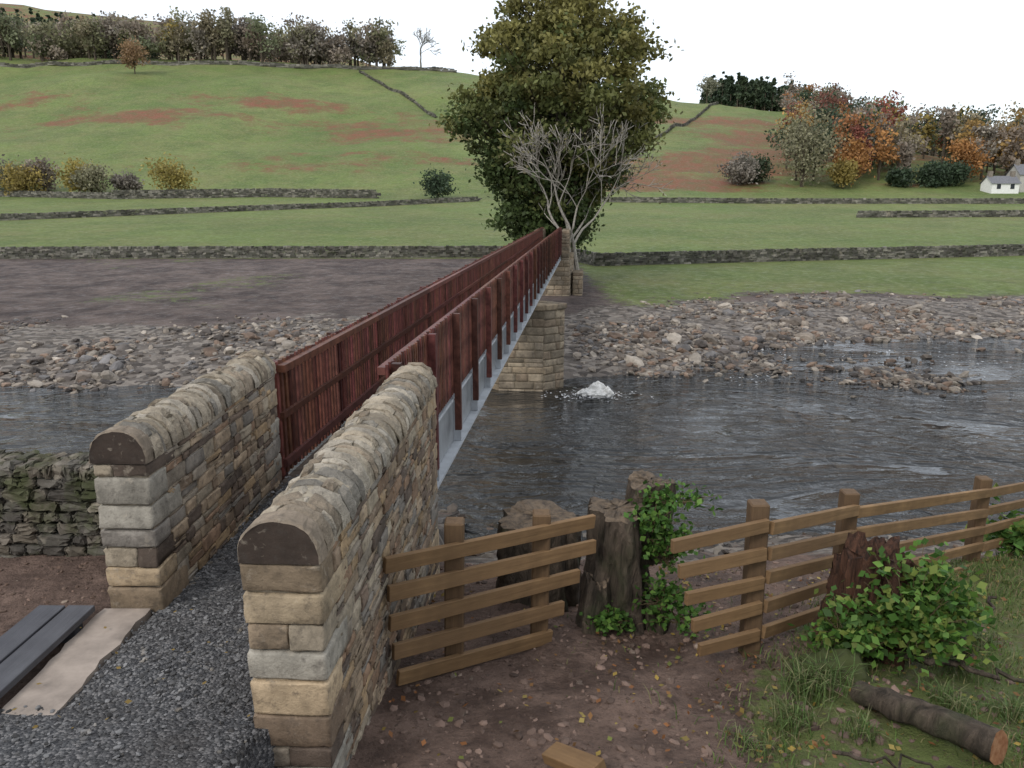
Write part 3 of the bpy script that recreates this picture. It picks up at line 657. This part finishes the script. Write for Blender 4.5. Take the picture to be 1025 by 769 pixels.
# ------------------------------------------------------------------ stumps, logs, shrubs
def stump(name,x,y,z0,h,r,seed,mats_,flare=.35,jag=0,tilt=(0,0),off=None,parent=None,rough=1,topn=.02):
    rs=np.random.default_rng(seed);B=Batch();na=60;nh=26;V=[]
    ph=rs.uniform(0,6.28,5)
    for i in range(nh):
        t=i/(nh-1)
        for j in range(na):
            th=6.2832*j/na
            nz=float(fbm(np.array([math.cos(th)*3+seed*7]),np.array([math.sin(th)*3+t*h*1.5]),.7,4,seed)[0])
            rr=r*(1+flare*(1-t)**3*(1+.6*math.sin(3*th+ph[0]))+.12*math.sin(3*th+ph[1])+.07*math.sin(5*th+ph[2]+t*2)+.045*math.sin(13*th+ph[3]+3*t)+nz*.6*rough+rs.normal(0,.012))
            if t>.93: rr*=.97
            hh=h*t
            if jag and t>.5: hh+= (t-.5)*2*jag*(.5*math.sin(2*th+ph[4])+.8*abs(math.sin(5*th+ph[2]))*rs.uniform(.2,1)+rs.uniform(-.3,.5)); rr*=1-.35*(t-.5)
            else: hh+=t*t*topn*math.sin(th*2+ph[4])*1.5
            V.append((x+math.cos(th)*rr+tilt[0]*t,y+math.sin(th)*rr+tilt[1]*t,z0+hh))
    Fq=[[i*na+j,i*na+(j+1)%na,(i+1)*na+(j+1)%na,(i+1)*na+j] for i in range(nh-1) for j in range(na)]
    B.add(V,Fq,(1,1,1),0)
    top=np.array(V[-na:]);c=top.mean(0)
    if jag: c[2]-=jag*.8
    rings=[top,c+(top-c)*.85+rs.normal(0,.01,top.shape)+[0,0,.01],c+(top-c)*.5+rs.normal(0,.01,top.shape),c+(top-c)*.2+rs.normal(0,.006,top.shape)]
    VV=np.concatenate(rings+[c[None]]); Fq=[[i*na+j,i*na+(j+1)%na,(i+1)*na+(j+1)%na,(i+1)*na+j] for i in range(3) for j in range(na)]
    B.add(VV,Fq,(1,1,1),1); B.add(VV,[[3*na+j,3*na+(j+1)%na,4*na] for j in range(na)],(1,1,1),1)
    return B.build(name,mats_,True,parent)
sm=[M['bark'],M['cut']]
ts=empty('tree_stump')
stump('trunk',1.0,6.55,3.0,1.68,.27,1,sm,.9,tilt=(-.03,.05),parent=ts,rough=1.5); stump('upper_stem',1.27,6.8,4.1,.76,.2,2,sm,.1,tilt=(.02,0),parent=ts); stump('side_stem',.76,6.4,3.1,.95,.15,3,sm,.9,parent=ts,jag=.08)
stump('root_buttress',1.3,6.45,3.1,.75,.17,13,sm,1.2,parent=ts,jag=.08)
stump('tree_stump',.27,7.3,3.0,1.3,.39,4,sm,.25)
tm=[M['torn'],M['torn']]
stump('torn_tree_stump',2.98,5.8,3.4,1.16,.32,8,tm,.5,.13,rough=2.2)
def log(name,p0,p1,r0,r1,mats_,sides=14,wob=.03):
    B=Batch(); p0=np.array(p0,float);p1=np.array(p1,float);n_=14; t=np.linspace(0,1,n_)[:,None]; pts=p0+(p1-p0)*t+rng.normal(0,wob,(n_,3))*np.array([1,1,.4])
    rad=np.linspace(r0,r1,n_)*rng.uniform(.95,1.05,n_); tube(B,pts,rad,sides,(1,1,1),0)
    B.V[0]+=rng.normal(0,r0*.04,B.V[0].shape)
    V=B.V[0]; e=V[:sides]; c=e.mean(0); B.add(np.concatenate([e,c[None]]),[[j,sides,(j+1)%sides] for j in range(sides)],(1,1,1),1)
    return B.build(name,mats_,True)
n=NT('sawn_log_end'); n.color(n.mix(n.ramp(n.noise(25,5,.6),[(.35,0),(.65,1)]),(.2,.08,.035),(.32,.17,.09))); n.rough(.8); M['sawn']=n.m
lm=[M['bark'],M['sawn']]
log('fallen_log',(2.95,4.06,4.18),(2.46,4.82,4.02),.105,.08,lm,wob=.012)
log('fallen_branch',(3.5,5.2,3.98),(3.3,6.3,4.05),.045,.03,lm,8,.02); log('fallen_branch',(2.95,5.3,4.02),(3.75,5.0,3.98),.03,.015,lm,6,.03)
log('fallen_branch',(1.9,3.9,4.24),(2.6,3.75,4.26),.012,.006,lm,5,.02)
log('fallen_branch',(3.6,5.6,3.9),(4.3,6.2,4.0),.025,.012,lm,6,.03)
beam('timber_offcut',(.24,4.14,Hs(.24,4.14)+.07),(.50,3.84,Hs(.50,3.84)+.08),.14,.07,M['fence'],roll=.15)
def shrub(name,c,rad,nst,nl,size,cols,flat=.2,zmin=None,stem=True):
    B=Batch(); c=np.array(c,float);rad=np.array(rad)
    P=[]
    for i in range(nst):
        v=rng.normal(size=3);v/=np.linalg.norm(v);v[2]=abs(v[2])*rng.uniform(.3,1)
        e=c+v*rad*rng.uniform(.6,1.05); pts=bez(c+rng.normal(0,.04,3)*np.array([1,1,0]),c+(e-c)*.5+np.array([0,0,.12*rad[2]]),e,6); tube(B,pts,np.linspace(.006,.002,6),4,(.12,.09,.05),1)
        for q in range(nl): P.append(pts[rng.integers(2,6)]+rng.normal(0,.045,3))
    P=np.array(P); cc=np.array(cols)[rng.integers(0,len(cols),len(P))]*rng.uniform(.6,1.25,(len(P),1))
    leaves(B,P,size*rng.uniform(.6,1.2,len(P)),cc,0,.72,flat); return B.build(name,[M['leaf'],M['paleb']])
GL=[(.075,.165,.03),(.12,.22,.042),(.05,.11,.022),(.19,.24,.055)]
shrub('leafy_shrub',(3.12,5.42,4.02),(.6,.42,.98),130,17,.042,GL)
shrub('leafy_shrub',(3.35,5.5,4.2),(.4,.3,.7),60,15,.04,GL)
shrub('leafy_shrub',(2.62,5.45,3.98),(.3,.28,.6),44,14,.038,GL)
for c,rd in (((1.35,6.3,3.85),(.36,.25,.45)),((1.42,6.45,4.2),(.26,.25,.6)),((1.25,6.3,4.6),(.2,.2,.38)),((1.4,6.35,4.4),(.36,.2,.4)),((1.5,6.3,3.7),(.4,.3,.3)),((.9,6.2,3.7),(.2,.15,.25)),((1.5,6.5,4.75),(.4,.2,.25))):
    shrub('ivy_shoots',c,rd,24,11,.034,GL[:3])
shrub('leafy_shrub',(6.6,9.0,3.1),(.8,.6,.9),80,14,.065,GL)
b=Batch(); v,f=ico(4); v=v*np.array([.3,.24,.2]); v*= (1+fbm(v[:,0]*4,v[:,1]*4+v[:,2]*3,.3,4,2)[:,None]*.9); b.add(v+np.array([2.42,5.15,3.9]),f,(.05,.06,.02)); b.build('mossy_mound',M['dry'],True)
def grass(name,n_,x0,x1,y0,y1,l0,l1,mask,cols,w=.004):
    x=rng.uniform(x0,x1,n_);y=rng.uniform(y0,y1,n_); k=mask(x,y)>rng.random(n_); x=x[k];y=y[k];n2=len(x); z=H(x,y)-.01
    l=rng.uniform(l0,l1,n2)*(.6+.9*np.clip(.5+fbm(x,y,.5,3,5)*1.6,0,1)); th=rng.uniform(0,6.28,n2); le=rng.uniform(.2,1.1,n2)*l
    dx,dy=np.cos(th),np.sin(th); px,py=-dy*w,dx*w
    p=np.stack([x,y,z],1); m_=p+np.stack([dx*le*.35,dy*le*.35,l*.6],1); e=p+np.stack([dx*le,dy*le,l*rng.uniform(.5,.95,n2)],1); s=np.stack([px,py,px*0],1)
    V=np.stack([p-s,p+s,m_+s*.8,m_-s*.8,e],1).reshape(-1,3); o=np.arange(n2)*5
    B=Batch(); c=np.array(cols)[rng.integers(0,len(cols),n2)]*rng.uniform(.6,1.3,(n2,1))
    B.add(V,np.stack([o,o+1,o+2,o+3],1),np.repeat(c,5,0)); B.V.append(np.zeros((0,3)));B.C.append(np.zeros((0,3)));B.F.append(np.stack([o+3,o+2,o+4],1));B.M.append(np.zeros(n2))
    B.build(name,M['grassb'])
GC=[(.095,.155,.035),(.13,.18,.05),(.065,.11,.025),(.22,.2,.09),(.18,.14,.075)]
grass('grass',75000,.4,7.5,2.9,9,.03,.11,lambda x,y:np.clip(gmask(x,y)*1.2*(.35+fbm(x,y,.8,3,15)*2.4),0.01,1),GC)
def tuft(x,y,r,n_,l): grass('grass_tuft',n_,x-r,x+r,y-r,y+r,l*.6,l,lambda a,c:np.exp(-((a-x)**2+(c-y)**2)/(r*.5)**2),[(.08,.13,.035),(.11,.16,.05),(.18,.18,.085)],.004)
for (x,y,r,n_,l) in [(2.2,4.95,.3,1500,.24),(3.1,4.75,.25,900,.22),(1.9,4.6,.25,700,.18),(3.5,4.7,.3,900,.22),(2.3,4.4,.2,500,.16),(3.9,6.0,.4,1200,.25),(1.5,4.3,.25,500,.14),(3.6,5.5,.3,900,.22)]: tuft(x,y,r,n_,l)
n_=2000;x=rng.uniform(-.9,6,n_);y=rng.uniform(3,8.5,n_);k=(rng.random(n_)<.25+.75*(x>.7)); x=x[k];y=y[k]
P=np.stack([x,y,H(x,y)+.028],1); cc=np.array([(.36,.25,.06),(.38,.29,.09),(.25,.13,.05),(.17,.10,.05),(.18,.2,.05),(.3,.13,.05)])[rng.integers(0,6,len(P))]*rng.uniform(.5,1.15,(len(P),1))
B=Batch(); leaves(B,P,rng.uniform(.012,.032,len(P)),cc,0,.65,.75)
n_=60;x=rng.uniform(-3.4,-1.4,n_);y=rng.uniform(3,5,n_); leaves(B,np.stack([x,y,np.full(n_,4.56)],1),rng.uniform(.01,.022,n_),np.tile([[.25,.17,.05]],(n_,1)),0,.6,.9)
B.build('fallen_leaves',M['leaf'])
n_=6000;x=rng.uniform(-.85,4.5,n_);y=rng.uniform(3,9.5,n_); s=.006+.05*rng.random(n_)**4; b=Batch()
stones(b,np.stack([x,y,H(x,y)],1),s,np.tile([[.15,.102,.08]],(n_,1))*rng.uniform(.5,1.4,(n_,1)))
n_=1500;x=rng.uniform(-6,-3.1,n_);y=rng.uniform(4,6.2,n_); s=.006+.03*rng.random(n_)**4; stones(b,np.stack([x,y,H(x,y)],1),s,np.tile([[.15,.10,.075]],(n_,1))*rng.uniform(.6,1.3,(n_,1)))
b.build('soil_clods',M['rock'])
# ------------------------------------------------------------------ light, world, camera
w=bpy.data.worlds.new('World'); bpy.context.scene.world=w; w.use_nodes=True; nt=w.node_tree; nt.nodes.clear()
sky=nt.nodes.new('ShaderNodeTexSky'); sky.sky_type='NISHITA'; sky.sun_disc=False; sky.sun_elevation=R(40); sky.sun_rotation=R(215)
b1=nt.nodes.new('ShaderNodeBackground'); nt.links.new(sky.outputs[0],b1.inputs[0]); b1.inputs[1].default_value=.05
b2=nt.nodes.new('ShaderNodeBackground'); b2.inputs[0].default_value=(.93,.96,1,1); b2.inputs[1].default_value=1.04
ad=nt.nodes.new('ShaderNodeAddShader'); o=nt.nodes.new('ShaderNodeOutputWorld'); nt.links.new(b1.outputs[0],ad.inputs[0]); nt.links.new(b2.outputs[0],ad.inputs[1]); nt.links.new(ad.outputs[0],o.inputs[0])
l=bpy.data.lights.new('sun','SUN'); l.energy=1.5; l.angle=R(14); l.color=(1,.96,.90); lo=bpy.data.objects.new('sun',l); bpy.context.scene.collection.objects.link(lo); lo.rotation_euler=(R(50),0,R(-35))
cam=bpy.data.cameras.new('camera'); co=bpy.data.objects.new('camera',cam); bpy.context.scene.collection.objects.link(co)
co.location=(0,0,7.4); co.rotation_euler=(R(90-13.3),0,0); cam.sensor_width=36; cam.lens=27.05; cam.clip_end=6000; cam.clip_start=.05
sc=bpy.context.scene; sc.camera=co; sc.view_settings.view_transform='Standard'; sc.view_settings.look='None'; sc.view_settings.exposure=0
